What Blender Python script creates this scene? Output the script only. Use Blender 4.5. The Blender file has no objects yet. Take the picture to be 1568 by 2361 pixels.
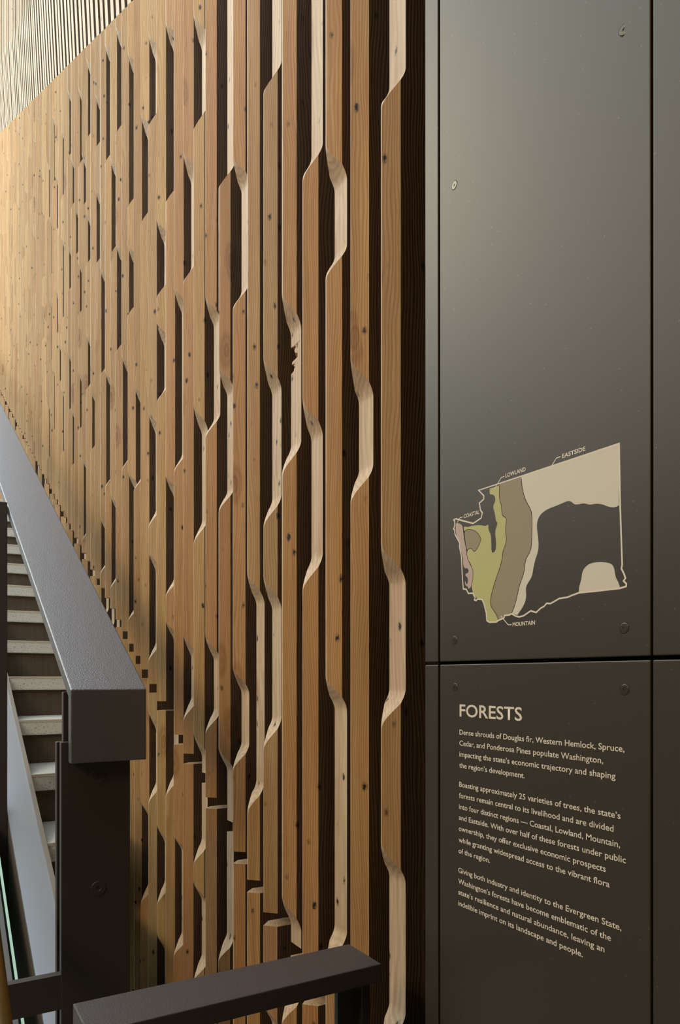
import bpy, bmesh, math, random
from mathutils import Vector
from mathutils.geometry import tessellate_polygon

# ------------------------------------------------------------------ camera model
# The room: X = distance to the right (towards the timber wall), Y = along the
# wall, Z = up.  The camera stands at (0, 0, ZC).
F, VX, HOR = 1680.0, 984.0, 1560.0
NN = math.hypot(F, VX)
ZC = 1.15
sc = bpy.context.scene
col = sc.collection

cam_d = bpy.data.cameras.new('camera')
cam = bpy.data.objects.new('camera', cam_d)
col.objects.link(cam)
cam.location = (0, 0, ZC)
cam.rotation_euler = (math.pi / 2, 0, -math.atan2(VX, F))
cam_d.sensor_fit = 'VERTICAL'
cam_d.sensor_height = 36.0
cam_d.sensor_width = 36.0 * 1568 / 2361
cam_d.lens = 36.0 * F / 2361
cam_d.shift_y = (HOR - 2361 / 2) / 2361
cam_d.clip_start = 0.02
sc.camera = cam

# ------------------------------------------------------------------ light
world = bpy.data.worlds.new('daylight')
sc.world = world
world.use_nodes = True
bg = world.node_tree.nodes['Background']
bg.inputs['Color'].default_value = (0.75, 0.875, 1.0, 1)
bg.inputs['Strength'].default_value = 5.0

def area(name, loc, target, sx, sy, power, color):
    l = bpy.data.lights.new(name, 'AREA')
    l.shape = 'RECTANGLE'; l.size = sx; l.size_y = sy
    l.energy = power; l.color = color
    o = bpy.data.objects.new(name, l)
    col.objects.link(o)
    o.location = loc
    d = Vector(target) - Vector(loc)
    o.rotation_euler = d.to_track_quat('-Z', 'Y').to_euler()
    return o

# skylight over the far part of the stair, and a warm ceiling luminaire on the landing
area('skylight', (-2.6, 6.2, 6.2), (0.56, 5.6, 3.2), 2.5, 3.0, 200, (1.0, 0.89, 0.62))
area('landing_luminaire', (-1.9, 0.1, 2.75), (0.5, 1.1, 1.1), 0.8, 0.8, 84, (1.0, 0.74, 0.45))

sc.view_settings.view_transform = 'Standard'
sc.view_settings.look = 'None'
sc.view_settings.gamma = 1.0
sc.view_settings.use_curve_mapping = False
sc.view_settings.exposure = -0.66

# ------------------------------------------------------------------ helpers
random.seed(7)

def on_plane(px, py, d):
    """point of the vertical plane X = d seen at photo pixel (px, py)"""
    X = px + 200.0
    s = d * (NN * NN / X - VX) / F
    Z = NN * d / X
    return Vector((d, s, ZC - (py - HOR) * Z / F))

def along(px, s):
    """X coordinate, at distance s along the wall, seen at photo column px"""
    X = px + 200.0
    return s * X * F / (NN * NN - VX * X)

def depth(d, s):
    return (VX * d + F * s) / NN

def zat(py, d, s):
    return ZC - (py - HOR) * depth(d, s) / F

def tag(o, label=None, cat=None, group=None, kind=None):
    if label: o['label'] = label
    if cat: o['category'] = cat
    if group: o['group'] = group
    if kind: o['kind'] = kind
    return o

def link(name, me, mats=(), parent=None, loc=None):
    o = bpy.data.objects.new(name, me)
    col.objects.link(o)
    if me is not None:
        for m in mats:
            if len(me.materials) < len(mats):
                me.materials.append(m)
    if loc: o.location = loc
    if parent is not None:
        o.parent = parent
    return o

def mesh(name, verts, faces, mats, parent=None, loc=(0, 0, 0), midx=None, bevel=0.0, segs=2, smooth=False):
    me = bpy.data.meshes.new(name)
    me.from_pydata([tuple(v) for v in verts], [], faces)
    if midx:
        me.polygons.foreach_set('material_index', midx)
    bm = bmesh.new(); bm.from_mesh(me)
    bmesh.ops.recalc_face_normals(bm, faces=bm.faces)
    if bevel > 0:
        bmesh.ops.bevel(bm, geom=list(bm.edges), offset=bevel, segments=segs, profile=0.6, affect='EDGES', clamp_overlap=True)
    if smooth:
        for f in bm.faces: f.smooth = True
    bm.to_mesh(me); bm.free()
    me.update()
    return link(name, me, mats, parent, loc)

BOXF = [(0, 1, 3, 2), (4, 6, 7, 5), (0, 4, 5, 1), (2, 3, 7, 6), (0, 2, 6, 4), (1, 5, 7, 3)]

def box(name, lo, hi, mats, parent=None, bevel=0.0, origin=None, segs=2):
    """axis box; origin = where its object origin lies (default: centre of its foot)"""
    if origin is None:
        origin = ((lo[0] + hi[0]) / 2, (lo[1] + hi[1]) / 2, lo[2])
    if parent is not None:
        origin = Vector(origin)
    v = [(x - origin[0], y - origin[1], z - origin[2]) for x in (lo[0], hi[0]) for y in (lo[1], hi[1]) for z in (lo[2], hi[2])]
    o = mesh(name, v, BOXF, mats, None, origin, None, bevel, segs)
    if parent is not None:
        o.location = Vector(origin) - parent.location
        o.parent = parent
    return o

def sloped(name, d0, d1, z0, z1, s0, s1, m, mats, parent=None, bevel=0.0):
    """bar that climbs along Y with slope m; z0, z1 = heights of its bottom and top at Y = 0"""
    org = Vector(((d0 + d1) / 2, s0, z0 + m * s0))
    v = []
    for x in (d0, d1):
        for y in (s0, s1):
            for z in (z0, z1):
                v.append((x - org[0], y - org[1], z + m * y - org[2]))
    o = mesh(name, v, BOXF, mats, None, org, None, bevel)
    if parent is not None:
        o.location = org - parent.location
        o.parent = parent
    return o

def empty(name, loc):
    o = bpy.data.objects.new(name, None)
    o.empty_display_size = 0.05
    col.objects.link(o)
    o.location = loc
    return o

# ------------------------------------------------------------------ materials
class NT:
    def __init__(self, name):
        self.m = bpy.data.materials.new(name)
        self.m.use_nodes = True
        self.t = self.m.node_tree
        self.b = self.t.nodes['Principled BSDF']
    def n(self, typ, **kw):
        nd = self.t.nodes.new(typ)
        for k, v in kw.items():
            if k.startswith('i_'):
                nd.inputs[k[2:].replace('_', ' ')].default_value = v
            else:
                setattr(nd, k, v)
        return nd
    def l(self, a, b):
        self.t.links.new(a, b)
    def ramp(self, src, stops):
        r = self.n('ShaderNodeValToRGB')
        els = r.color_ramp.elements
        while len(els) < len(stops): els.new(0.5)
        for e, (p, c) in zip(els, stops):
            e.position = p
            e.color = c if len(c) == 4 else (*c, 1)
        self.l(src, r.inputs['Fac'])
        return r.outputs['Color']
    def mix(self, mode, fac, a, b):
        x = self.n('ShaderNodeMix', data_type='RGBA', blend_type=mode)
        if isinstance(fac, (int, float)): x.inputs['Factor'].default_value = fac
        else: self.l(fac, x.inputs['Factor'])
        for s, v in ((x.inputs[6], a), (x.inputs[7], b)):
            if isinstance(v, tuple): s.default_value = v if len(v) == 4 else (*v, 1)
            else: self.l(v, s)
        return x.outputs[2]
    def math(self, op, a, b=None):
        x = self.n('ShaderNodeMath', operation=op)
        for s, v in zip(x.inputs, (a, b)):
            if v is None: continue
            if isinstance(v, (int, float)): s.default_value = v
            else: self.l(v, s)
        return x.outputs[0]

def wood(name, light, dark, tint=1.0, nails=True, ring=60.0, contrast=0.55, rough=0.55, bump=0.12, stretch=0.035):
    """softwood: growth rings about a pith beside the board, fibres, stains, nail holes"""
    N = NT(name)
    tc = N.n('ShaderNodeTexCoord'); oi = N.n('ShaderNodeObjectInfo')
    off = N.n('ShaderNodeVectorMath', operation='MULTIPLY_ADD')
    comb = N.n('ShaderNodeCombineXYZ')
    for k in range(3): N.l(oi.outputs['Random'], comb.inputs[k])
    N.l(comb.outputs[0], off.inputs[0]); off.inputs[1].default_value = (0.21, -0.17, 37.0)
    N.l(tc.outputs['Object'], off.inputs[2])
    P = off.outputs[0]
    # slow wander of the grain
    mp = N.n('ShaderNodeMapping'); mp.inputs['Scale'].default_value = (9, 9, 2.4)
    N.l(P, mp.inputs['Vector'])
    nz = N.n('ShaderNodeTexNoise', i_Scale=1.0, i_Detail=3.0); N.l(mp.outputs[0], nz.inputs['Vector'])
    wob = N.n('ShaderNodeVectorMath', operation='MULTIPLY_ADD')
    N.l(nz.outputs['Color'], wob.inputs[0]); wob.inputs[1].default_value = (0.048, 0.048, 0); N.l(P, wob.inputs[2])
    sq = N.n('ShaderNodeMapping'); sq.inputs['Scale'].default_value = (1, 1, stretch)
    N.l(wob.outputs[0], sq.inputs['Vector'])
    wv = N.n('ShaderNodeTexWave', wave_type='RINGS', rings_direction='Z', wave_profile='SIN')
    wv.inputs['Scale'].default_value = ring
    wv.inputs['Distortion'].default_value = 1.2
    wv.inputs['Detail'].default_value = 2.0
    wv.inputs['Detail Scale'].default_value = 1.5
    N.l(sq.outputs[0], wv.inputs['Vector'])
    rings = N.ramp(wv.outputs['Fac'], [(0.0, (0, 0, 0)), (0.45, (0.22, 0.22, 0.22)), (0.85, (0.9, 0.9, 0.9)), (1.0, (1, 1, 1))])
    # fibres
    mf = N.n('ShaderNodeMapping'); mf.inputs['Scale'].default_value = (520, 520, 14)
    N.l(P, mf.inputs['Vector'])
    fb = N.n('ShaderNodeTexNoise', i_Scale=1.0, i_Detail=2.0); N.l(mf.outputs[0], fb.inputs['Vector'])
    # blotches
    mb = N.n('ShaderNodeMapping'); mb.inputs['Scale'].default_value = (22, 22, 3.0)
    N.l(P, mb.inputs['Vector'])
    bl = N.n('ShaderNodeTexNoise', i_Scale=1.0, i_Detail=3.0); N.l(mb.outputs[0], bl.inputs['Vector'])
    blo = N.ramp(bl.outputs['Fac'], [(0.32, (0, 0, 0)), (0.68, (1, 1, 1))])
    g = N.math('MULTIPLY', rings, contrast)
    base = N.mix('MIX', g, light, dark)
    fibf = N.math('MULTIPLY', fb.outputs['Fac'], 0.6)
    base = N.mix('MULTIPLY', fibf, base, (0.62, 0.55, 0.46))
    base = N.mix('MULTIPLY', N.math('MULTIPLY', blo, 0.30), base, (0.72, 0.62, 0.50))
    # broad early / late wood streaks that run with the board
    ms = N.n('ShaderNodeMapping'); ms.inputs['Scale'].default_value = (95, 95, 1.8)
    N.l(wob.outputs[0], ms.inputs['Vector'])
    st = N.n('ShaderNodeTexNoise', i_Scale=1.0, i_Detail=4.0, i_Roughness=0.65); N.l(ms.outputs[0], st.inputs['Vector'])
    stf = N.ramp(st.outputs['Fac'], [(0.35, (0, 0, 0)), (0.70, (1, 1, 1))])
    base = N.mix('MULTIPLY', N.math('MULTIPLY', stf, 0.6), base, (0.66, 0.52, 0.38))
    if tint:
        base = N.mix('MULTIPLY', tint, base, oi.outputs['Color'])
    if nails:
        # old nail holes with a rust streak above and below
        mn = N.n('ShaderNodeMapping'); mn.inputs['Scale'].default_value = (31, 31, 19.0)
        rag = N.n('ShaderNodeTexNoise', i_Scale=260.0, i_Detail=2.0); N.l(P, rag.inputs['Vector'])
        rg = N.n('ShaderNodeVectorMath', operation='MULTIPLY_ADD')
        N.l(rag.outputs['Color'], rg.inputs[0]); rg.inputs[1].default_value = (0.004, 0.004, 0.012); N.l(P, rg.inputs[2])
        N.l(rg.outputs[0], mn.inputs['Vector'])
        vo = N.n('ShaderNodeTexVoronoi', i_Scale=1.0, i_Randomness=1.0); N.l(mn.outputs[0], vo.inputs['Vector'])
        sel = N.n('ShaderNodeSeparateColor'); N.l(vo.outputs['Color'], sel.inputs[0])
        some = N.math('GREATER_THAN', sel.outputs[0], 0.15)
        hole = N.ramp(vo.outputs['Distance'], [(0.07, (1, 1, 1)), (0.095, (0.5, 0.5, 0.5)), (0.17, (0, 0, 0))])
        holef = N.math('MULTIPLY', hole, some)
        base = N.mix('MIX', holef, base, (0.012, 0.009, 0.007))
    if nails:
        mk = N.n('ShaderNodeMapping'); mk.inputs['Scale'].default_value = (15, 15, 6.0)
        mk.inputs['Location'].default_value = (3.3, 1.7, 9.1)
        N.l(wob.outputs[0], mk.inputs['Vector'])
        vk = N.n('ShaderNodeTexVoronoi', i_Scale=1.0, i_Randomness=1.0); N.l(mk.outputs[0], vk.inputs['Vector'])
        sk = N.n('ShaderNodeSeparateColor'); N.l(vk.outputs['Color'], sk.inputs[0])
        kn = N.ramp(vk.outputs['Distance'], [(0.0, (1, 1, 1)), (0.07, (0.55, 0.55, 0.55)), (0.10, (0.9, 0.9, 0.9)), (0.14, (0.35, 0.35, 0.35)), (0.20, (0.6, 0.6, 0.6)), (0.30, (0, 0, 0))])
        kf = N.math('MULTIPLY', N.math('MULTIPLY', kn, 0.75), N.math('GREATER_THAN', sk.outputs[1], 0.80))
        base = N.mix('MULTIPLY', kf, base, (0.42, 0.26, 0.14))
    N.l(base, N.b.inputs['Base Color'])
    N.b.inputs['Roughness'].default_value = rough
    N.b.inputs['Specular IOR Level'].default_value = 0.3
    bp = N.n('ShaderNodeBump', i_Strength=bump, i_Distance=0.002)
    hsum = N.math('ADD', N.math('MULTIPLY', rings, 0.5), N.math('MULTIPLY', fb.outputs['Fac'], 0.7))
    N.l(hsum, bp.inputs['Height'])
    N.l(bp.outputs[0], N.b.inputs['Normal'])
    return N.m

def metal_paint(name, color, rough, metallic=0.0, bump=0.05, scale=700.0, spec=0.5, speck=0.0, dist=0.001):
    N = NT(name)
    N.b.inputs['Base Color'].default_value = (*color, 1)
    N.b.inputs['Roughness'].default_value = rough
    N.b.inputs['Metallic'].default_value = metallic
    N.b.inputs['Specular IOR Level'].default_value = spec
    tc = N.n('ShaderNodeTexCoord')
    nz = N.n('ShaderNodeTexNoise', i_Scale=scale, i_Detail=2.0)
    N.l(tc.outputs['Object'], nz.inputs['Vector'])
    bp = N.n('ShaderNodeBump', i_Strength=bump, i_Distance=dist)
    N.l(nz.outputs['Fac'], bp.inputs['Height'])
    N.l(bp.outputs[0], N.b.inputs['Normal'])
    if speck:
        vo = N.n('ShaderNodeTexVoronoi', i_Scale=70.0); N.l(tc.outputs['Object'], vo.inputs['Vector'])
        dots = N.ramp(vo.outputs['Distance'], [(0.0, (1, 1, 1)), (0.045, (1, 1, 1)), (0.07, (0, 0, 0))])
        c = N.mix('MIX', N.math('MULTIPLY', dots, speck), (*color, 1), tuple(min(1, 3.0 * q + 0.03) for q in color))
        N.l(c, N.b.inputs['Base Color'])
    return N.m

def plain(name, color, rough=0.6, metallic=0.0, spec=0.5):
    return metal_paint(name, color, rough, metallic, 0.03, 300.0, spec)

M_bevel = wood('reclaimed_fir_planed', (0.585, 0.385, 0.180), (0.335, 0.180, 0.070), contrast=0.46, ring=80.0)
M_cut = wood('fir_fresh_cut', (0.62, 0.475, 0.305), (0.46, 0.315, 0.175), nails=True, contrast=0.5, tint=0.2)
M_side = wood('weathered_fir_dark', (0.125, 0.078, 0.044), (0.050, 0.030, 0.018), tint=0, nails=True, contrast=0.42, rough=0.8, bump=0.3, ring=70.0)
M_back = plain('backing_black', (0.012, 0.010, 0.008), 0.9, 0, 0.2)
M_panel = metal_paint('bronze_powder_coat', (0.046, 0.037, 0.026), 0.40, 0.35, 0.06, 1400.0, 0.5, speck=0.35)
M_panel.node_tree.nodes['Principled BSDF'].inputs['Specular Tint'].default_value = (1.0, 0.89, 0.72, 1)
M_rail = metal_paint('dark_brown_textured_coat', (0.046, 0.041, 0.042), 0.40, 0.0, 0.6, 480.0, 0.5, speck=0.0, dist=0.0011)
M_rail.node_tree.nodes['Principled BSDF'].inputs['IOR'].default_value = 2.35
M_cap = metal_paint('dark_brown_satin_coat', (0.045, 0.034, 0.030), 0.45, 0.0, 0.35, 900.0, 0.5, speck=0.25)
M_post = metal_paint('black_brown_powder_coat', (0.044, 0.036, 0.030), 0.42, 0.2, 0.12, 600.0, 0.5)
M_groove = plain('groove_black', (0.006, 0.005, 0.004), 0.8, 0, 0.2)
M_print = plain('print_cream', (0.64, 0.54, 0.40), 0.6, 0, 0.2)
M_map_cream = plain('print_sand', (0.55, 0.48, 0.35), 0.55, 0, 0.25)
M_map_olive = plain('print_taupe', (0.25, 0.205, 0.12), 0.55, 0, 0.25)
M_map_green = plain('print_moss', (0.41, 0.37, 0.14), 0.55, 0, 0.25)
M_map_pink = plain('print_dusty_rose', (0.43, 0.31, 0.245), 0.55, 0, 0.25)
M_screw = metal_paint('bronze_screw', (0.10, 0.085, 0.055), 0.28, 0.8, 0.02, 900.0, 0.5)
M_steel = metal_paint('stringer_satin_steel', (0.42, 0.46, 0.50), 0.34, 0.85, 0.05, 60.0, 0.5)
M_lip = plain('stringer_edge_brown', (0.20, 0.17, 0.13), 0.5)
M_riser = wood('riser_walnut_board', (0.105, 0.080, 0.055), (0.065, 0.048, 0.032), tint=0, nails=False, contrast=0.4, rough=0.6)
M_brass = metal_paint('brass_satin', (0.30, 0.20, 0.07), 0.35, 0.8, 0.03, 300.0)
M_darkwall = plain('plaster_grey_brown', (0.26, 0.235, 0.20), 0.9, 0, 0.2)
M_cream = plain('plaster_cream', (0.66, 0.60, 0.48), 0.9, 0, 0.2)
M_floor = plain('floor_concrete', (0.20, 0.19, 0.175), 0.7, 0, 0.3)
M_nosing = metal_paint('nosing_strip', (0.70, 0.68, 0.60), 0.25, 0.6, 0.02, 200.0)

def terrazzo():
    N = NT('terrazzo_cream')
    tc = N.n('ShaderNodeTexCoord')
    vo = N.n('ShaderNodeTexVoronoi', i_Scale=260.0); N.l(tc.outputs['Object'], vo.inputs['Vector'])
    nz = N.n('ShaderNodeTexNoise', i_Scale=160.0, i_Detail=3.0); N.l(tc.outputs['Object'], nz.inputs['Vector'])
    s = N.n('ShaderNodeSeparateColor'); N.l(vo.outputs['Color'], s.inputs[0])
    chip = N.math('MULTIPLY', N.math('LESS_THAN', vo.outputs['Distance'], 0.42), N.math('GREATER_THAN', s.outputs[0], 0.72))
    chip = N.math('MULTIPLY', chip, N.math('GREATER_THAN', nz.outputs['Fac'], 0.45))
    c = N.mix('MIX', N.math('MULTIPLY', chip, 0.8), (0.55, 0.54, 0.47), (0.15, 0.145, 0.12))
    N.l(c, N.b.inputs['Base Color'])
    N.b.inputs['Roughness'].default_value = 0.35
    return N.m
M_terrazzo = terrazzo()

def glass_mat():
    N = NT('green_edge_glass')
    N.b.inputs['Base Color'].default_value = (0.03, 0.05, 0.04, 1)
    N.b.inputs['Roughness'].default_value = 0.08
    N.b.inputs['Transmission Weight'].default_value = 1.0
    N.b.inputs['IOR'].default_value = 1.2
    return N.m
M_glass = glass_mat()
M_glass_edge = plain('glass_edge_green', (0.45, 0.66, 0.52), 0.2)

# ------------------------------------------------------------------ the room
DW = 0.56                                   # distance of the slat noses from the camera line
BACK = DW + 0.135
box('floor', (-4.0, -3.0, -0.10), (0.9, 9.0, 0.0), [M_floor])['kind'] = 'structure'
box('ceiling', (-4.0, -3.0, 2.85), (0.9, 0.60, 3.0), [M_darkwall])['kind'] = 'structure'
box('wall_left', (-4.15, -3.0, 0.0), (-4.0, 9.0, 3.0), [M_darkwall])['kind'] = 'structure'
box('wall_back', (-4.0, -3.15, 0.0), (0.9, -3.0, 3.0), [M_darkwall])['kind'] = 'structure'
box('wall_right', (0.8, -3.0, 0.0), (0.9, 0.295, 2.85), [M_darkwall])['kind'] = 'structure'
box('wall_front', (-4.0, 9.0, 0.0), (0.9, 9.15, 5.2), [M_cream])['kind'] = 'structure'
wall = box('wall_right', (BACK, 0.30, 0.0), (BACK + 0.10, 9.0, 8.6), [M_back])
tag(wall, 'dark backing wall that carries the sculpted reclaimed timber slats', 'wall', kind='structure')

# ------------------------------------------------------------------ timber slats
TAU = 0.03506 * DW                          # half thickness of a board
DMAX = 0.0503 * DW                          # depth of a carved recess
NOSE = 0.0011                               # tiny flat on the sharp nose, coloured pale as a painted edge highlight
M_GAP, GAP0, GAPH = 0.541, 1.1066, 0.0245   # sloping joint between upper and lower boards
TOP0 = -0.839                               # sloping line above which all noses are sawn off
ICOUNT = 74
tips = [878, 808, 750, 697, 649, 607, 569, 536, 503, 473, 446, 422, 400, 381, 361, 341, 324, 308, 294]

def slat_s(i):
    if i < len(tips):
        return DW * (NN * NN / (tips[i] + 200.0) - VX) / F
    return DW * (3.982 + 0.1385 * (i - 18))

# (start recessed?, photo rows where the board turns in or out), upper and lower boards
UP = {0: (1, [205, 1300, 1634, 1990, 2378]), 1: (0, [870, 1116]), 2: (0, [375, 605, 1598, 2188]),
      3: (1, [375, 962, 1320]), 4: (0, [717, 1056, 2106]), 5: (1, [180, 862, 1179, 1366, 1691]),
      6: (0, [1356, 1839]), 7: (0, [392, 684, 1568, 1746]), 8: (1, [407, 873, 1152, 1752]),
      9: (0, [712, 982, 1494, 1664]), 10: (0, [62, 272, 964, 1225, 1718]), 11: (0, [378, 627, 1488, 1636]),
      12: (0, [686, 1064]), 13: (0, [74, 445, 1117, 1353, 1452]), 14: (0, [528, 665, 765, 907]),
      15: (0, [98, 271, 970, 1195, 1290, 1504]), 16: (0, [283, 496]), 17: (0, [905, 1113]),
      18: (0, [140, 460, 583, 710, 1105, 1415])}
LOW = {3: (0, []), 4: (1, [2327]), 5: (0, [2345]), 6: (0, []), 7: (0, []), 8: (1, [2190]), 9: (0, []),
       10: (1, [1968, 2058, 2238]), 11: (0, []), 12: (0, [1945, 2182]), 13: (1, [1812]),
       14: (0, [1925, 2062, 2178]), 15: (0, [1661, 1830]), 16: (0, [1866, 2064]), 17: (0, []), 18: (0, [])}

def ease(t):
    t = max(0.0, min(1.0, t))
    return t * t * (3 - 2 * t)

def make_slat(i, z0, z1, state, turns, ztop, tint, rnd, chips=()):
    """one board on edge with a 45 degree nose, sawn back along a wave: depth(z)"""
    s = slat_s(i)
    L = 0.060 * rnd.uniform(0.92, 1.08)
    jit = rnd.uniform(-0.0010, 0.0010) if i < 19 else rnd.uniform(-0.0006, 0.0022)
    tau = TAU * rnd.uniform(0.975, 1.02)
    turns = sorted(turns)                   # heights, low to high
    st_low = state                          # state at z0
    def D(z):
        v = DMAX if st_low else NOSE
        cur = st_low
        for tz in turns:
            nxt = 1 - cur
            a, b = (DMAX if cur else NOSE), (DMAX if nxt else NOSE)
            if z > tz - L / 2:
                v = a + (b - a) * ease((z - tz + L / 2) / L)
            cur = nxt
        if ztop is not None and z > ztop - 0.012:
            up = max(0.0175, 0.046 - 0.048 * (z - ztop))
            v = max(v, NOSE + (up - NOSE) * ease((z - ztop + 0.012) / 0.030))
        return v
    zs = {z0, z1}
    for tz in turns:
        for k in range(21):
            q = tz - L / 2 + L * k / 20
            if z0 < q < z1: zs.add(q)
    if ztop is not None:
        for k in range(9):
            q = ztop - 0.012 + 0.030 * k / 8
            if z0 < q < z1: zs.add(q)
        for q in (ztop + 0.2, ztop + 0.55, ztop + 0.6):
            if z0 < q < z1: zs.add(q)
    bites = []
    for za, zb, keep in chips:
        zs.add(min(c[0] for c in chips) - 0.003); zs.add(max(c[1] for c in chips) + 0.002)
        for k in range(6):
            q = za + (zb - za) * k / 5
            zs.add(q); bites.append((q, keep * rnd.uniform(0.75, 1.3)))
    zs = sorted(zs)
    verts, faces, mi = [], [], []
    for z in zs:
        d = D(z) + jit
        w = min(max(d, 0.0004), tau)
        sd = max(d, tau)
        x0 = max(d, 0.0)
        ring = [(0.125, tau), (sd, tau), (x0, w), (x0, -w), (sd, -tau), (0.125, -tau)]
        for q, keep in bites:
            if abs(q - z) < 1e-7:
                ring[1] = (sd + 0.016 * (1 - keep), tau); ring[2] = (x0 + 0.001, -w + 2 * w * min(0.95, keep + 0.3))
        verts += [(x, y, z - z0) for x, y in ring]
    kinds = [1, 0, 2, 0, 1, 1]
    n = len(zs)
    for k in range(n - 1):
        for j in range(6):
            a, b = k * 6 + j, k * 6 + (j + 1) % 6
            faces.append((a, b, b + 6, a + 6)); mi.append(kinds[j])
    faces.append(tuple(range(5, -1, -1))); mi.append(2)
    faces.append(tuple((n - 1) * 6 + j for j in range(6))); mi.append(2)
    me = bpy.data.meshes.new('slat')
    me.from_pydata(verts, [], faces)
    me.polygons.foreach_set('material_index', mi)
    # normals outwards (the ring runs clockwise seen from above)
    bm = bmesh.new(); bm.from_mesh(me)
    bmesh.ops.dissolve_degenerate(bm, dist=1e-6, edges=bm.edges)
    bmesh.ops.recalc_face_normals(bm, faces=bm.faces)
    bm.to_mesh(me); bm.free()
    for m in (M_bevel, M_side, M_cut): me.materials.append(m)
    o = bpy.data.objects.new('slat', me)
    col.objects.link(o)
    o.parent = wall
    o.location = Vector((DW, s, z0)) - wall.location
    o.color = (*tint, 1)
    return o

CHIP = {4: [(786, 806, 0.35), (806, 818, 0.1), (818, 826, 0.7), (826, 842, 0.45)]}
TINT = {0: (0.95, 0.90, 0.86), 1: (1.05, 0.98, 0.84), 2: (1.04, 0.98, 0.84), 3: (1.02, 0.90, 0.74), 4: (1.0, 0.90, 0.76),
        5: (0.92, 0.94, 0.94), 6: (0.98, 0.94, 0.84), 7: (0.97, 0.83, 0.68), 8: (0.84, 0.71, 0.57), 9: (0.95, 0.82, 0.68),
        10: (1.03, 1.0, 0.86), 11: (0.92, 0.80, 0.68), 12: (0.95, 0.82, 0.70), 13: (0.98, 0.88, 0.76), 14: (1.02, 1.0, 0.86),
        15: (0.98, 0.96, 0.88)}
def recessed_spans(st, tr, top):
    out, cur, a = [], st, -9.0
    for z in sorted(tr):
        if cur: out.append((a, z))
        a, cur = z, 1 - cur
    return out
prev = []
for i in range(ICOUNT):
    s = slat_s(i)
    rnd = random.Random(100 + i)
    zgap_hi = ZC - (GAP0 - M_GAP * s)                    # foot of the upper board
    zgap_lo = zgap_hi - GAPH                             # head of the lower board
    ztop = ZC - (TOP0 - M_GAP * s)
    z_end = min(8.5, ztop + 3.2) if i > 12 else max(ztop + 0.7, ZC + 1.6)
    px = NN * NN * DW / (VX * DW + F * s) - 200.0
    zz = lambda y: ZC - (y - HOR) * depth(DW, s) / F
    if i in UP:
        st, ys = UP[i]
        tr = [zz(y) for y in ys]
        st_low = (st + len(ys)) % 2
        if i == 0: tr, st_low = [zz(y) for y in ys], (st + len(ys)) % 2
    else:
        tr, z = [], zgap_hi
        st_low = 0
        z += rnd.uniform(0.05, 0.5)
        while True:
            h = rnd.uniform(0.13, 0.36)
            if z + h > ztop - 0.06: break
            if any(a - 0.05 < z + h and z < b + 0.05 for a, b in prev):
                z += 0.06; continue
            tr += [z, z + h]
            z += h + rnd.uniform(0.12, 0.42)
    prev = recessed_spans(st_low, tr, ztop)
    tint = TINT.get(i)
    if tint is None:
        g = rnd.uniform(0.78, 1.08); w = rnd.uniform(0.0, 1.0)
        tint = (g, g * (0.90 + 0.10 * w), g * (0.76 + 0.16 * w))
    lo_board = max(zgap_hi, 0.0)
    if zgap_hi <= 0.02:
        make_slat(i, 0.0, z_end, st_low, tr, ztop, tint, rnd)
    else:
        make_slat(i, zgap_hi, z_end, st_low, tr, ztop, tint, rnd, [(zz(b), zz(a), k) for a, b, k in CHIP.get(i, [])])
        if zgap_lo > 0.05:
            if i in LOW:
                st, ys = LOW[i]
                trl = [zz(y) for y in ys]; sl = (st + len(ys)) % 2
            else:
                sl = 1 if rnd.random() < 0.3 else 0
                trl, z, cur = [], 0.1, sl
                while True:
                    z += rnd.uniform(0.13, 0.36) if cur else rnd.uniform(0.18, 0.6)
                    if z > zgap_lo - 0.05: break
                    trl.append(z); cur = 1 - cur
            t2 = tuple(min(1.1, c * rnd.uniform(0.92, 1.06)) for c in tint)
            make_slat(i, 0.0, zgap_lo, sl, trl, None, t2, rnd)

# ------------------------------------------------------------------ metal sign column
DP = 0.53
TH = 0.012
YG_U, YG_L = 1526.0, 1532.5                  # rows of the horizontal joint at x = 1013
def s_at(px): return DP * (NN * NN / (px + 200.0) - VX) / F
zu = on_plane(1013, YG_U, DP).z
zl = on_plane(1013, YG_L, DP).z
COLS = [('strip', 980.0, 1010.0), ('main', 1014.0, 1500.0), ('side', 1505.0, 1990.0)]
colm = box('trim_1', (DP + TH + 0.003, s_at(1990), 0.0), (BACK + 0.1, s_at(983), 3.0), [M_groove])
tag(colm, 'black carcass of the column behind the bronze cladding panels', 'column', kind='structure')
LBL = {('strip', 1): 'narrow upper bronze metal strip between timber slats and map panel',
       ('strip', 0): 'narrow lower bronze metal strip beside the FORESTS text panel',
       ('main', 1): 'tall bronze metal panel printed with a map of forest regions',
       ('main', 0): 'bronze metal panel headed FORESTS with three paragraphs of text',
       ('side', 1): 'upper plain bronze metal panel right of the map panel',
       ('side', 0): 'lower plain bronze metal panel right of the FORESTS text panel'}
panels = {}
for nm, a, b in COLS:
    for up in (1, 0):
        lo = (DP, s_at(b), zu if up else 0.02)
        hi = (DP + TH, s_at(a), 3.0 if up else zl)
        name = {'strip': 'metal_strip', 'main': 'map_panel' if up else 'text_panel', 'side': 'cladding_panel'}[nm]
        o = box(name, lo, hi, [M_panel], None, 0.0016, None, 4)
        tag(o, LBL[(nm, up)], 'sign' if nm == 'main' else 'panel', None if nm == 'main' else 'bronze cladding panels')
        panels[(nm, up)] = o

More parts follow.
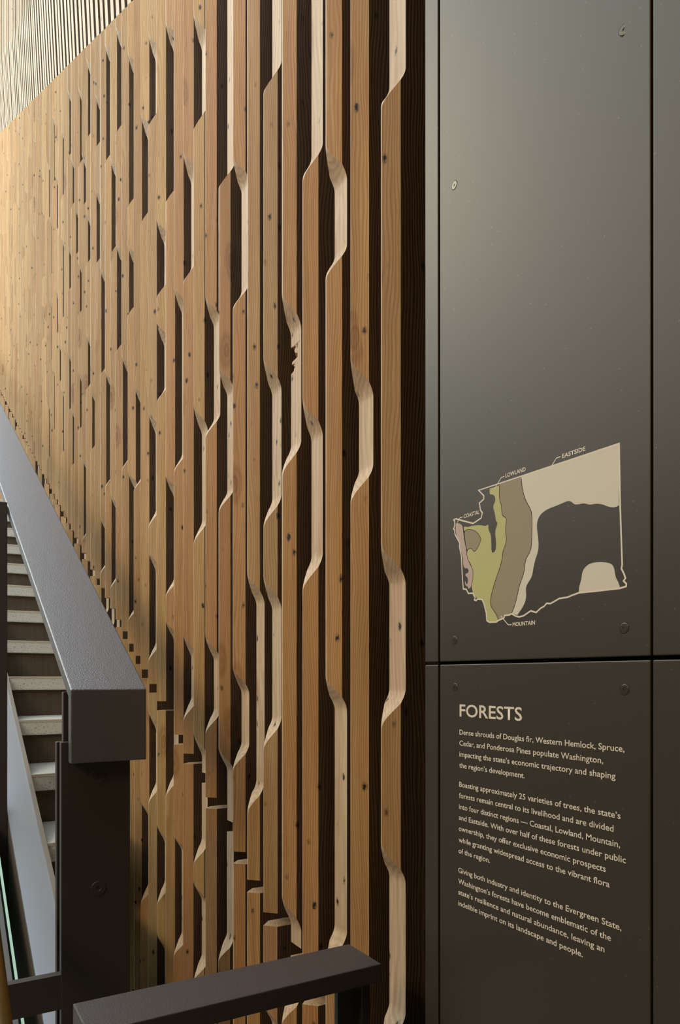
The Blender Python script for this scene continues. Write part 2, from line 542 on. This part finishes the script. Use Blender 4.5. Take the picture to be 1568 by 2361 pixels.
# screws: domed head with a rim and a star socket
def screw_mesh(r):
    bm = bmesh.new()
    prof = [(0.0, 0.0003), (0.55, 0.00033), (0.86, 0.0003), (0.95, 0.00022), (1.0, 0.00006), (1.0, -0.001)]
    n = 36
    rings = []
    for q, h in prof[1:]:
        rings.append([bm.verts.new((-h, r * q * math.cos(2 * math.pi * k / n), r * q * math.sin(2 * math.pi * k / n))) for k in range(n)])
    # the star is a recess inside the 0.60 ring
    star = []
    for k in range(n):
        a = 2 * math.pi * k / n
        rr = r * (0.29 + 0.07 * math.cos(6 * a))
        star.append(bm.verts.new((-0.00033, rr * math.cos(a), rr * math.sin(a))))
    deep = [bm.verts.new((0.0010, v.co.y * 0.95, v.co.z * 0.95)) for v in star]
    loops = [deep, star] + rings
    for A, B in zip(loops, loops[1:]):
        for k in range(n):
            bm.faces.new((A[k], A[(k + 1) % n], B[(k + 1) % n], B[k]))
    bm.faces.new(deep)
    bmesh.ops.recalc_face_normals(bm, faces=bm.faces)
    me = bpy.data.meshes.new('screw'); bm.to_mesh(me); bm.free()
    return me
SCR = screw_mesh(0.0046)
PIN = bpy.data.meshes.new('socket_floor')
PIN.from_pydata([(0.0008, 0.0013 * math.cos(k), 0.0013 * math.sin(k)) for k in [2 * math.pi * j / 14 for j in range(14)]], [], [tuple(range(14))])
RINGM = None
def ring_mesh(r0, r1, x):
    n = 32
    v = [(x, r * math.cos(2 * math.pi * k / n), r * math.sin(2 * math.pi * k / n)) for r in (r0, r1) for k in range(n)]
    f = [(k, (k + 1) % n, n + (k + 1) % n, n + k) for k in range(n)]
    me = bpy.data.meshes.new('countersink'); me.from_pydata(v, [], f); return me
RINGM = ring_mesh(0.0045, 0.0050, -0.00007)
for (par, px, py, tilt) in ((('main', 1), 1439, 68, 0.22), (('main', 1), 1048, 427, 0), (('main', 1), 1048, 1476, 0), (('main', 1), 1439.5, 1448, 0),
                            (('main', 0), 1048.5, 1584, 0), (('main', 0), 1440, 1590, 0)):
    p = panels[par]
    w = on_plane(px, py, DP)
    o = link('screw', SCR, [M_screw], p, w - p.location)
    o.rotation_euler = (0.3 * px, 0, 0)
    if tilt: o.rotation_euler = (0.4, 0.0, tilt)
    f = link('socket', PIN, [M_groove], o)
    r = link('countersink', RINGM, [M_groove], o)

# ---- print on the panels -------------------------------------------------
def flat_poly(name, pts, mat, parent, lift, d=DP, label=None):
    """polygon given in photo pixels, laid on the panel face as a thin print"""
    w = [on_plane(x, y, d) for x, y in pts]
    tris = tessellate_polygon([[Vector((p.y, p.z, 0)) for p in w]])
    org = sum(w, Vector()) / len(w)
    me = bpy.data.meshes.new(name)
    me.from_pydata([(-lift, p.y - org.y, p.z - org.z) for p in w], [], [tuple(t) for t in tris])
    bm = bmesh.new(); bm.from_mesh(me)
    bmesh.ops.recalc_face_normals(bm, faces=bm.faces)
    if bm.faces and bm.faces[0].normal.x > 0:
        bmesh.ops.reverse_faces(bm, faces=bm.faces)
    bm.to_mesh(me); bm.free()
    org.x = d
    o = link(name, me, [mat], parent, org - parent.location)
    if label: o['label'] = label
    return o

def flat_line(name, pts, width, mat, parent, lift, label=None, closed=False):
    """mitred ribbon along photo-pixel points; width in metres"""
    w = [on_plane(x, y, DP) for x, y in pts]
    n = len(w)
    vs = []
    for k in range(n):
        a = w[k - 1] if (k > 0 or closed) else None
        b = w[(k + 1) % n] if (k < n - 1 or closed) else None
        t1 = (w[k] - a).normalized() if a is not None else (b - w[k]).normalized()
        t2 = (b - w[k]).normalized() if b is not None else t1
        n1 = Vector((0, -t1.z, t1.y)); n2 = Vector((0, -t2.z, t2.y))
        nn = (n1 + n2)
        nn = nn.normalized() if nn.length > 1e-6 else n1
        c = max(0.5, nn.dot(n1))
        vs.append((w[k] + nn * width / 2 / c, w[k] - nn * width / 2 / c))
    org = sum(w, Vector()) / n
    verts = []
    for a, b in vs:
        verts += [(-lift, a.y - org.y, a.z - org.z), (-lift, b.y - org.y, b.z - org.z)]
    rng = range(n) if closed else range(n - 1)
    faces = [(2 * k, 2 * k + 1, 2 * ((k + 1) % n) + 1, 2 * ((k + 1) % n)) for k in rng]
    me = bpy.data.meshes.new(name); me.from_pydata(verts, [], faces)
    org.x = DP
    o = link(name, me, [mat], parent, org - parent.location)
    if label: o['label'] = label
    return o

def mz(pts, k=1568 / 460.0, ox=1020.0, oy=1000.0):
    return [(ox + x / k, oy + y / k) for x, y in pts]

def smooth_pts(pts, it=2, closed=True):
    for _ in range(it):
        q = []
        n = len(pts)
        for k in range(n if closed else n - 1):
            a, b = pts[k], pts[(k + 1) % n]
            q.append((0.75 * a[0] + 0.25 * b[0], 0.75 * a[1] + 0.25 * b[1]))
            q.append((0.25 * a[0] + 0.75 * b[0], 0.25 * a[1] + 0.75 * b[1]))
        if not closed: q = [pts[0]] + q + [pts[-1]]
        pts = q
    return pts

mp = panels[('main', 1)]
# borders between regions (shared polylines, in the map crop's pixels)
b_lo_mt = [(450, 405), (448, 520), (466, 565), (468, 630), (480, 652), (505, 660), (500, 720), (497, 770), (505, 830), (495, 880), (475, 925), (468, 1000), (440, 1090), (405, 1190), (380, 1290), (378, 1345), (400, 1385), (425, 1420), (440, 1460)]
b_mt_ea = [(622, 355), (625, 405), (640, 480), (660, 535), (690, 585), (705, 630), (705, 760), (702, 880), (690, 930), (655, 985), (648, 1050), (640, 1100), (605, 1195), (590, 1270), (570, 1350), (545, 1412)]
ea_in = [(590, 1425), (628, 1370), (655, 1315), (660, 1260), (656, 1215), (665, 1185), (705, 1125), (715, 1060), (730, 990), (752, 930), (758, 870), (750, 790), (742, 730), (750, 670), (780, 625), (830, 590), (900, 565), (960, 538), (990, 527), (1015, 534), (1040, 557), (1070, 555), (1115, 545), (1160, 560), (1210, 548), (1260, 555), (1300, 572), (1340, 580), (1370, 575), (1388, 562)]
north = lambda x: 445 + (x - 285) * (78 - 445) / (1390 - 285)
eastside = b_mt_ea[::-1]
poly_east = smooth_pts(ea_in, 2, False) + [(1390, 80)] + [(622, north(622))] + smooth_pts(b_mt_ea, 2, False)
flat_poly('map_region', mz(poly_east), M_map_cream, mp, 0.00006, label='sand coloured eastern forest region')
poly_mt = [(450, north(450))] + [(622, north(622))] + smooth_pts(b_mt_ea, 2, False) + [(520, 1420), (485, 1440), (480, 1455), (440, 1465)] + smooth_pts(b_lo_mt, 2, False)[::-1]
flat_poly('map_region', mz(poly_mt), M_map_olive, mp, 0.00006, label='taupe mountain forest region')
low_w = [(372, 432), (372, 478), (398, 477), (415, 495), (418, 530), (397, 572), (412, 620), (422, 690), (433, 695), (432, 715), (413, 770), (423, 850), (422, 905), (410, 930), (395, 937), (387, 925), (385, 860), (383, 795), (362, 755), (363, 708), (340, 728), (300, 717), (240, 722), (200, 735), (167, 727), (172, 770), (195, 752), (240, 755), (280, 780), (303, 820), (303, 840), (280, 895), (250, 932), (235, 905), (215, 900), (200, 915), (193, 945), (200, 985), (230, 1035), (243, 1090), (240, 1140), (230, 1195), (235, 1235), (262, 1290), (310, 1300), (330, 1345), (345, 1400), (348, 1450), (360, 1475), (395, 1478), (425, 1478), (440, 1460)]
poly_low = smooth_pts(low_w, 1, False) + smooth_pts(b_lo_mt, 2, False)[::-1]
flat_poly('map_region', mz(poly_low), M_map_green, mp, 0.00006, label='moss green lowland forest region')
olym = [(172, 772), (195, 750), (240, 755), (280, 780), (303, 822), (303, 840), (280, 895), (250, 932), (235, 905), (215, 900), (193, 918), (185, 880), (178, 830)]
flat_poly('map_region', mz(smooth_pts(olym, 1)), M_map_olive, mp, 0.00008, label='small taupe region on the peninsula')
coast = [(106, 695), (160, 718), (165, 760), (175, 840), (192, 920), (193, 960), (210, 1010), (238, 1060), (243, 1100), (238, 1150), (228, 1205), (200, 1222), (205, 1205), (178, 1190), (180, 1150), (190, 1190), (203, 1165), (200, 1130), (180, 1115), (185, 1098), (203, 1095), (207, 1070), (195, 1055), (180, 1060), (165, 1040), (160, 960), (140, 900), (138, 850), (110, 800), (105, 740)]
flat_poly('map_region', mz(smooth_pts(coast, 1)), M_map_pink, mp, 0.00008, label='dusty rose coastal forest region')
blue = [(1073, 1250), (1075, 1205), (1092, 1150), (1100, 1085), (1125, 1045), (1165, 1018), (1225, 1008), (1280, 1010), (1330, 1022), (1352, 1055), (1360, 1125), (1385, 1170), (1396, 1207)]
flat_poly('map_region', mz(smooth_pts(blue, 2, False)), M_map_cream, mp, 0.00006, label='small sand coloured region in the south east')
outline = [(285, 445), (1390, 78), (1398, 560), (1414, 1030), (1408, 1060), (1430, 1105), (1440, 1135), (1425, 1157), (1447, 1180), (1445, 1200), (1395, 1215), (1220, 1235), (1075, 1250), (1020, 1270), (985, 1285), (920, 1295), (850, 1335), (820, 1333), (800, 1357), (775, 1370), (738, 1405), (695, 1392), (640, 1430), (605, 1440), (575, 1432), (545, 1415), (525, 1425), (490, 1428), (485, 1448), (440, 1468), (425, 1480), (370, 1482), (350, 1468), (345, 1405), (325, 1330), (312, 1302), (275, 1300), (268, 1312), (252, 1305), (258, 1290), (240, 1253), (205, 1255), (188, 1222), (165, 1220), (157, 1110), (150, 960), (135, 890), (137, 860), (100, 790), (97, 755), (88, 748), (97, 725), (98, 690), (90, 678), (105, 668), (165, 685), (243, 705), (305, 663), (315, 622), (300, 600), (292, 545), (325, 515), (327, 488)]
flat_line('map_outline', mz(outline), 0.0016, M_print, mp, 0.00010, 'cream outline of the state', True)
flat_line('region_border', mz(smooth_pts(b_mt_ea, 2, False)), 0.0007, M_groove, mp, 0.00012)
flat_line('region_border', mz(smooth_pts(b_lo_mt, 2, False)), 0.0007, M_groove, mp, 0.00012)
flat_line('region_border', mz(smooth_pts(olym, 1)), 0.0006, M_groove, mp, 0.00012, None, True)
flat_line('region_border', mz(smooth_pts([(160, 718), (165, 760), (175, 840), (192, 920), (193, 960), (210, 1010), (238, 1060), (243, 1100), (238, 1150), (228, 1205)], 1, False)), 0.0006, M_groove, mp, 0.00012)
for pts in ([(410, 435), (463, 345), (488, 335)], [(850, 268), (897, 192), (930, 180)], [(460, 1432), (518, 1502), (545, 1501)], [(118, 697), (140, 660), (160, 655)]):
    flat_line('map_leader', mz(pts), 0.0009, M_print, mp, 0.00014)

def text_line(txt, x0, yb, x1, cap, parent, bold=0.0, y1=None, name='text_line'):
    """one printed line: left x, baseline row at left, right x (photo), cap height in metres"""
    a = on_plane(x0, yb, DP)
    width = a.y - s_at(x1)
    cu = bpy.data.curves.new('text', 'FONT')
    cu.body = txt
    cu.size = 1.0
    cu.offset = bold
    cu.resolution_u = 3
    to = bpy.data.objects.new('tmp_text', cu)
    col.objects.link(to)
    bpy.context.view_layer.update()
    dg = bpy.context.evaluated_depsgraph_get()
    me = bpy.data.meshes.new_from_object(to.evaluated_get(dg))
    bpy.data.objects.remove(to)
    xs = [v.co.x for v in me.vertices]
    mnx, mxx = min(xs), max(xs)
    sx = width / (mxx - mnx)
    sz = cap / 0.729
    zr = 0.0
    for v in me.vertices:
        x = (v.co.x - mnx) * sx
        v.co = (-0.00012, -x, v.co.y * sz)
    me.materials.clear()
    me.name = name
    o = link(name, me, [M_print], parent, a - parent.location)
    return o

tp = panels[('main', 0)]
ppm = F * 1257 / (NN * DP)                  # pixels per metre at the text's left edge
LINES = [("Dense shrouds of Douglas fir, Western Hemlock, Spruce,", 1059.7, 1693.5, 1440),
         ("Cedar, and Ponderosa Pines populate Washington,", 1059.5, 1718.6, 1391),
         ("impacting the state\u2019s economic trajectory and shaping", 1059.5, 1744.0, 1419.5),
         ("the region\u2019s development.", 1059.3, 1769.5, 1210),
         ("Boasting approximately 25 varieties of trees, the state\u2019s", 1059.0, 1813.5, 1431),
         ("forests remain central to its livelihood and are divided", 1058.8, 1839.0, 1415),
         ("into four distinct regions \u2014 Coastal, Lowland, Mountain,", 1058.6, 1864.7, 1430),
         ("and Eastside. With over half of these forests under public", 1058.3, 1889.7, 1443.5),
         ("ownership, they offer exclusive economic prospects", 1058.0, 1915.0, 1397),
         ("while granting widespread access to the vibrant flora", 1057.8, 1941.0, 1406),
         ("of the region.", 1057.6, 1966.5, 1130),
         ("Giving both industry and identity to the Evergreen State,", 1057.0, 2011.0, 1433),
         ("Washington\u2019s forests have become emblematic of the", 1057.0, 2036.6, 1409),
         ("state\u2019s resilience and natural abundance, leaving an", 1057.0, 2061.5, 1394),
         ("indelible imprint on its landscape and people.", 1057.0, 2087.0, 1344)]
text_line('FORESTS', 1060, 1651.5, 1204, 29.0 / ppm, tp, 0.012, name='heading')
for t, x0, yb, x1 in LINES:
    text_line(t, x0, yb, x1, 12.2 / ppm, tp, 0.009)
def mtext(t, x0, yb, x1, capz):
    q = mz([(x0, yb), (x1, yb)])
    cap = (capz / 3.4087) / (F * (q[0][0] + 200) / (NN * DP))
    text_line(t, q[0][0], q[0][1], q[1][0], cap, mp, 0.02, name='map_caption')
mtext('EASTSIDE', 942, 193, 1125, 34)
mtext('LOWLAND', 497, 345, 655, 32)
mtext('MOUNTAIN', 553, 1514, 729, 32)
mtext('COASTAL', 168, 664, 292, 30)

# ------------------------------------------------------------------ stair
stair = empty('staircase', (0.40, 2.0, 0.0))
tag(stair, 'flight of cream terrazzo steps with dark wooden risers climbing behind the rail', 'staircase')
RUN, RISE, SN0 = 0.294, 0.1455, 2.911
D0, D1 = 0.301, 0.44
def child_box(name, lo, hi, mats, par, bevel=0.0):
    return box(name, lo, hi, mats, par, bevel)
for k in range(4, -9, -1):
    sn = SN0 - RUN * k
    zn = ZC - RISE * k
    if zn < 0.05: continue
    th = 0.050
    D1 = 0.43 if k >= 4 else (0.50 if k == 3 else 0.535)
    child_box('tread', (D0, sn, zn - th), (D1, sn + RUN + 0.02, zn), [M_terrazzo], stair, 0.004)
    child_box('riser', (D0, sn + 0.02, max(0.0, zn - RISE - 0.002)), (D1, sn + 0.035, zn - th - 0.0005), [M_riser], stair)
    child_box('nosing', (D0, sn - 0.0015, zn - 0.007), (D1, sn + 0.004, zn + 0.0008), [M_nosing], stair, 0.0008)
child_box('base', (D0, SN0 - RUN * 4 + 0.036, 0.0), (0.43, SN0 - RUN * 3 + 0.019, ZC - RISE * 4 - 0.0505), [M_riser], stair)
MS = 0.487
H0 = 1.4266
def zline(h0): return ZC - h0
sloped('stringer', 0.2213, 0.2890, zline(H0) - 0.22, zline(H0), 1.42, 5.6, MS, [M_steel], stair)
sloped('stringer_edge', 0.2894, 0.3008, zline(H0) - 0.20, zline(H0) + 0.006, 1.42, 5.6, MS, [M_lip], stair)
sloped('stringer_fascia', 0.2195, 0.2211, zline(H0) - 0.55, zline(H0) - 0.002, 1.42, 5.6, MS, [M_riser], stair)

# ------------------------------------------------------------------ stair guard with folded plate cap
MR, SE = 0.527, 1.25
d1, d2 = along(163, SE), along(338, SE)
ztop_e = ZC - 0.0212
PT = 0.024
guard = empty('stair_guard', ((d1 + d2) / 2, SE, 0.0))
tag(guard, 'dark brown steel stair guard with wide textured cap folded down at its end', 'railing')
# cap: one plate that climbs with the stair and is folded down at its lower end
S1 = 6.2
prof = [(SE, ztop_e - 0.1215), (SE, ztop_e), (S1, ztop_e + MR * (S1 - SE)), (S1, ztop_e + MR * (S1 - SE) - PT),
        (SE + PT * 0.95, ztop_e - PT + MR * PT * 0.9), (SE + PT * 0.95, ztop_e - 0.1215)]
v = [(x - guard.location.x, y - SE, z) for x in (d1, d2) for y, z in prof]
n = len(prof)
f = [tuple(range(n)), tuple(range(2 * n - 1, n - 1, -1))] + [(k, (k + 1) % n, n + (k + 1) % n, n + k) for k in range(n)]
cap = mesh('cap', v, f, [M_rail], guard, (0, 0, 0), None, 0.0025, 3)
nR = along(310, SE)
pt = 0.016
box('inner_plate', (along(146, SE + 0.05), SE + 0.05, 0.0), (nR - 0.004, SE + 0.05 + pt, ztop_e - 0.005), [M_post], guard, 0.001)
box('newel_plate', (along(141, SE + 0.028), SE + 0.028, 0.0), (nR, SE + 0.028 + pt, zat(1712, 0.21, SE + 0.028)), [M_post], guard, 0.0015)
box('newel_plate', (along(130.5, SE + 0.068), SE + 0.068, 0.0), (nR - 0.006, SE + 0.068 + pt, zat(1711, 0.21, SE + 0.068)), [M_post], guard, 0.0015)
# bolts on the newel
def bolt_mesh():
    n = 24
    v, f = [], []
    for r, y in ((0.0125, -0.0002), (0.0120, -0.0007), (0.0046, -0.0007), (0.0040, 0.0), (0.0032, 0.0), (0.003, 0.004)):
        v += [(r * math.cos(2 * math.pi * k / n), y, r * math.sin(2 * math.pi * k / n)) for k in range(n)]
    for a in range(5):
        for k in range(n):
            f.append((a * n + k, a * n + (k + 1) % n, (a + 1) * n + (k + 1) % n, (a + 1) * n + k))
    me = bpy.data.meshes.new('bolt'); me.from_pydata(v, [], f); return me
BOLT = bolt_mesh()
for py in (1790, 2048):
    sbolt = SE + 0.0275
    d = along(227, sbolt)
    link('bolt', BOLT, [M_post], guard, Vector((d, sbolt, zat(py, d, sbolt))) - guard.location)
# intermediate post and cross bar on the outer side
box('post', (0.192, 2.148, 0.0), (0.2190, 2.20, ZC + 0.470), [M_post], guard, 0.002)
sb = SE + 0.030
xl, xr = max(0.114, along(8, sb)), along(143, sb)
box('cross_bar', (xl, sb, zat(2325, 0.2, sb) - 0.005), (xr, sb + 0.018, zat(2251, 0.2, sb)), [M_post], guard, 0.001)
# glass infill with green edge
gl = sloped('glass_panel', 0.1795, 0.1900, ZC - 1.75, ZC - 1.446, 1.45, 4.5, 0.487, [M_glass], guard)
sloped('glass_edge', 0.1842, 0.1898, ZC - 1.446, ZC - 1.4445, 1.45, 4.5, 0.487, [M_glass_edge], guard)

# round brass handrail on the near side
def tube(name, p0, p1, r, mat, parent, seg=20):
    p0, p1 = Vector(p0), Vector(p1)
    ax = (p1 - p0).normalized()
    u = ax.orthogonal().normalized(); w = ax.cross(u)
    v, f = [], []
    for p in (p0, p1):
        v += [tuple(p - p0 + (u * math.cos(2 * math.pi * k / seg) + w * math.sin(2 * math.pi * k / seg)) * r) for k in range(seg)]
    f = [(k, (k + 1) % seg, seg + (k + 1) % seg, seg + k) for k in range(seg)] + [tuple(range(seg - 1, -1, -1)), tuple(range(seg, 2 * seg))]
    o = mesh(name, v, f, [mat], None, p0, None, 0.0, 2, False)
    for q in o.data.polygons: q.use_smooth = len(q.vertices) == 4
    if parent is not None:
        o.location = p0 - parent.location; o.parent = parent
    return o
hr = empty('handrail', (0.095, 0.6, 0.0))
tag(hr, 'round brass handrail slanting at the bottom left edge', 'handrail')
hc = 0.095 * 9.95
tube('grip', (0.095, 0.60, ZC - hc + 0.487 * 0.60), (0.095, 1.9, ZC - hc + 0.487 * 1.9), 0.0157, M_brass, hr)
tube('bracket', (0.095, 0.75, 0.0), (0.095, 0.75, ZC - hc + 0.487 * 0.75 - 0.010), 0.008, M_brass, hr)

# ------------------------------------------------------------------ landing guard (lower rail in the foreground)
DR = 0.48
pR = on_plane(880, 2223, DR)                # near right corner of its cap
pF = on_plane(805, 2178, DR)                # far right corner
zt = ZC - 0.341
lg = empty('landing_guard', ((0.144 + DR) / 2, (pR.y + pF.y) / 2, 0.0))
tag(lg, 'low dark brown steel guard with flat cap in front of the timber slats', 'railing')
sN, sF = pR.y, pF.y
xL = along(168, sF)
box('cap', (xL, sN, zt - 0.0215), (DR, sF, zt), [M_cap], lg, 0.0016, None, 3)
sm = sN + 0.020
box('infill_plate', (along(771, sm + 0.02), sm + 0.012, 0.0), (along(834, sm + 0.012), sm + 0.020, zt - 0.0216), [M_post], lg, 0.0008)
box('post', (along(834, sm), sm, 0.0), (along(854, sm), sm + 0.036, zt - 0.0216), [M_post], lg, 0.0015)
box('post', (xL + 0.015, sm, 0.0), (xL + 0.040, sm + 0.036, zt - 0.0216), [M_post], lg, 0.0015)
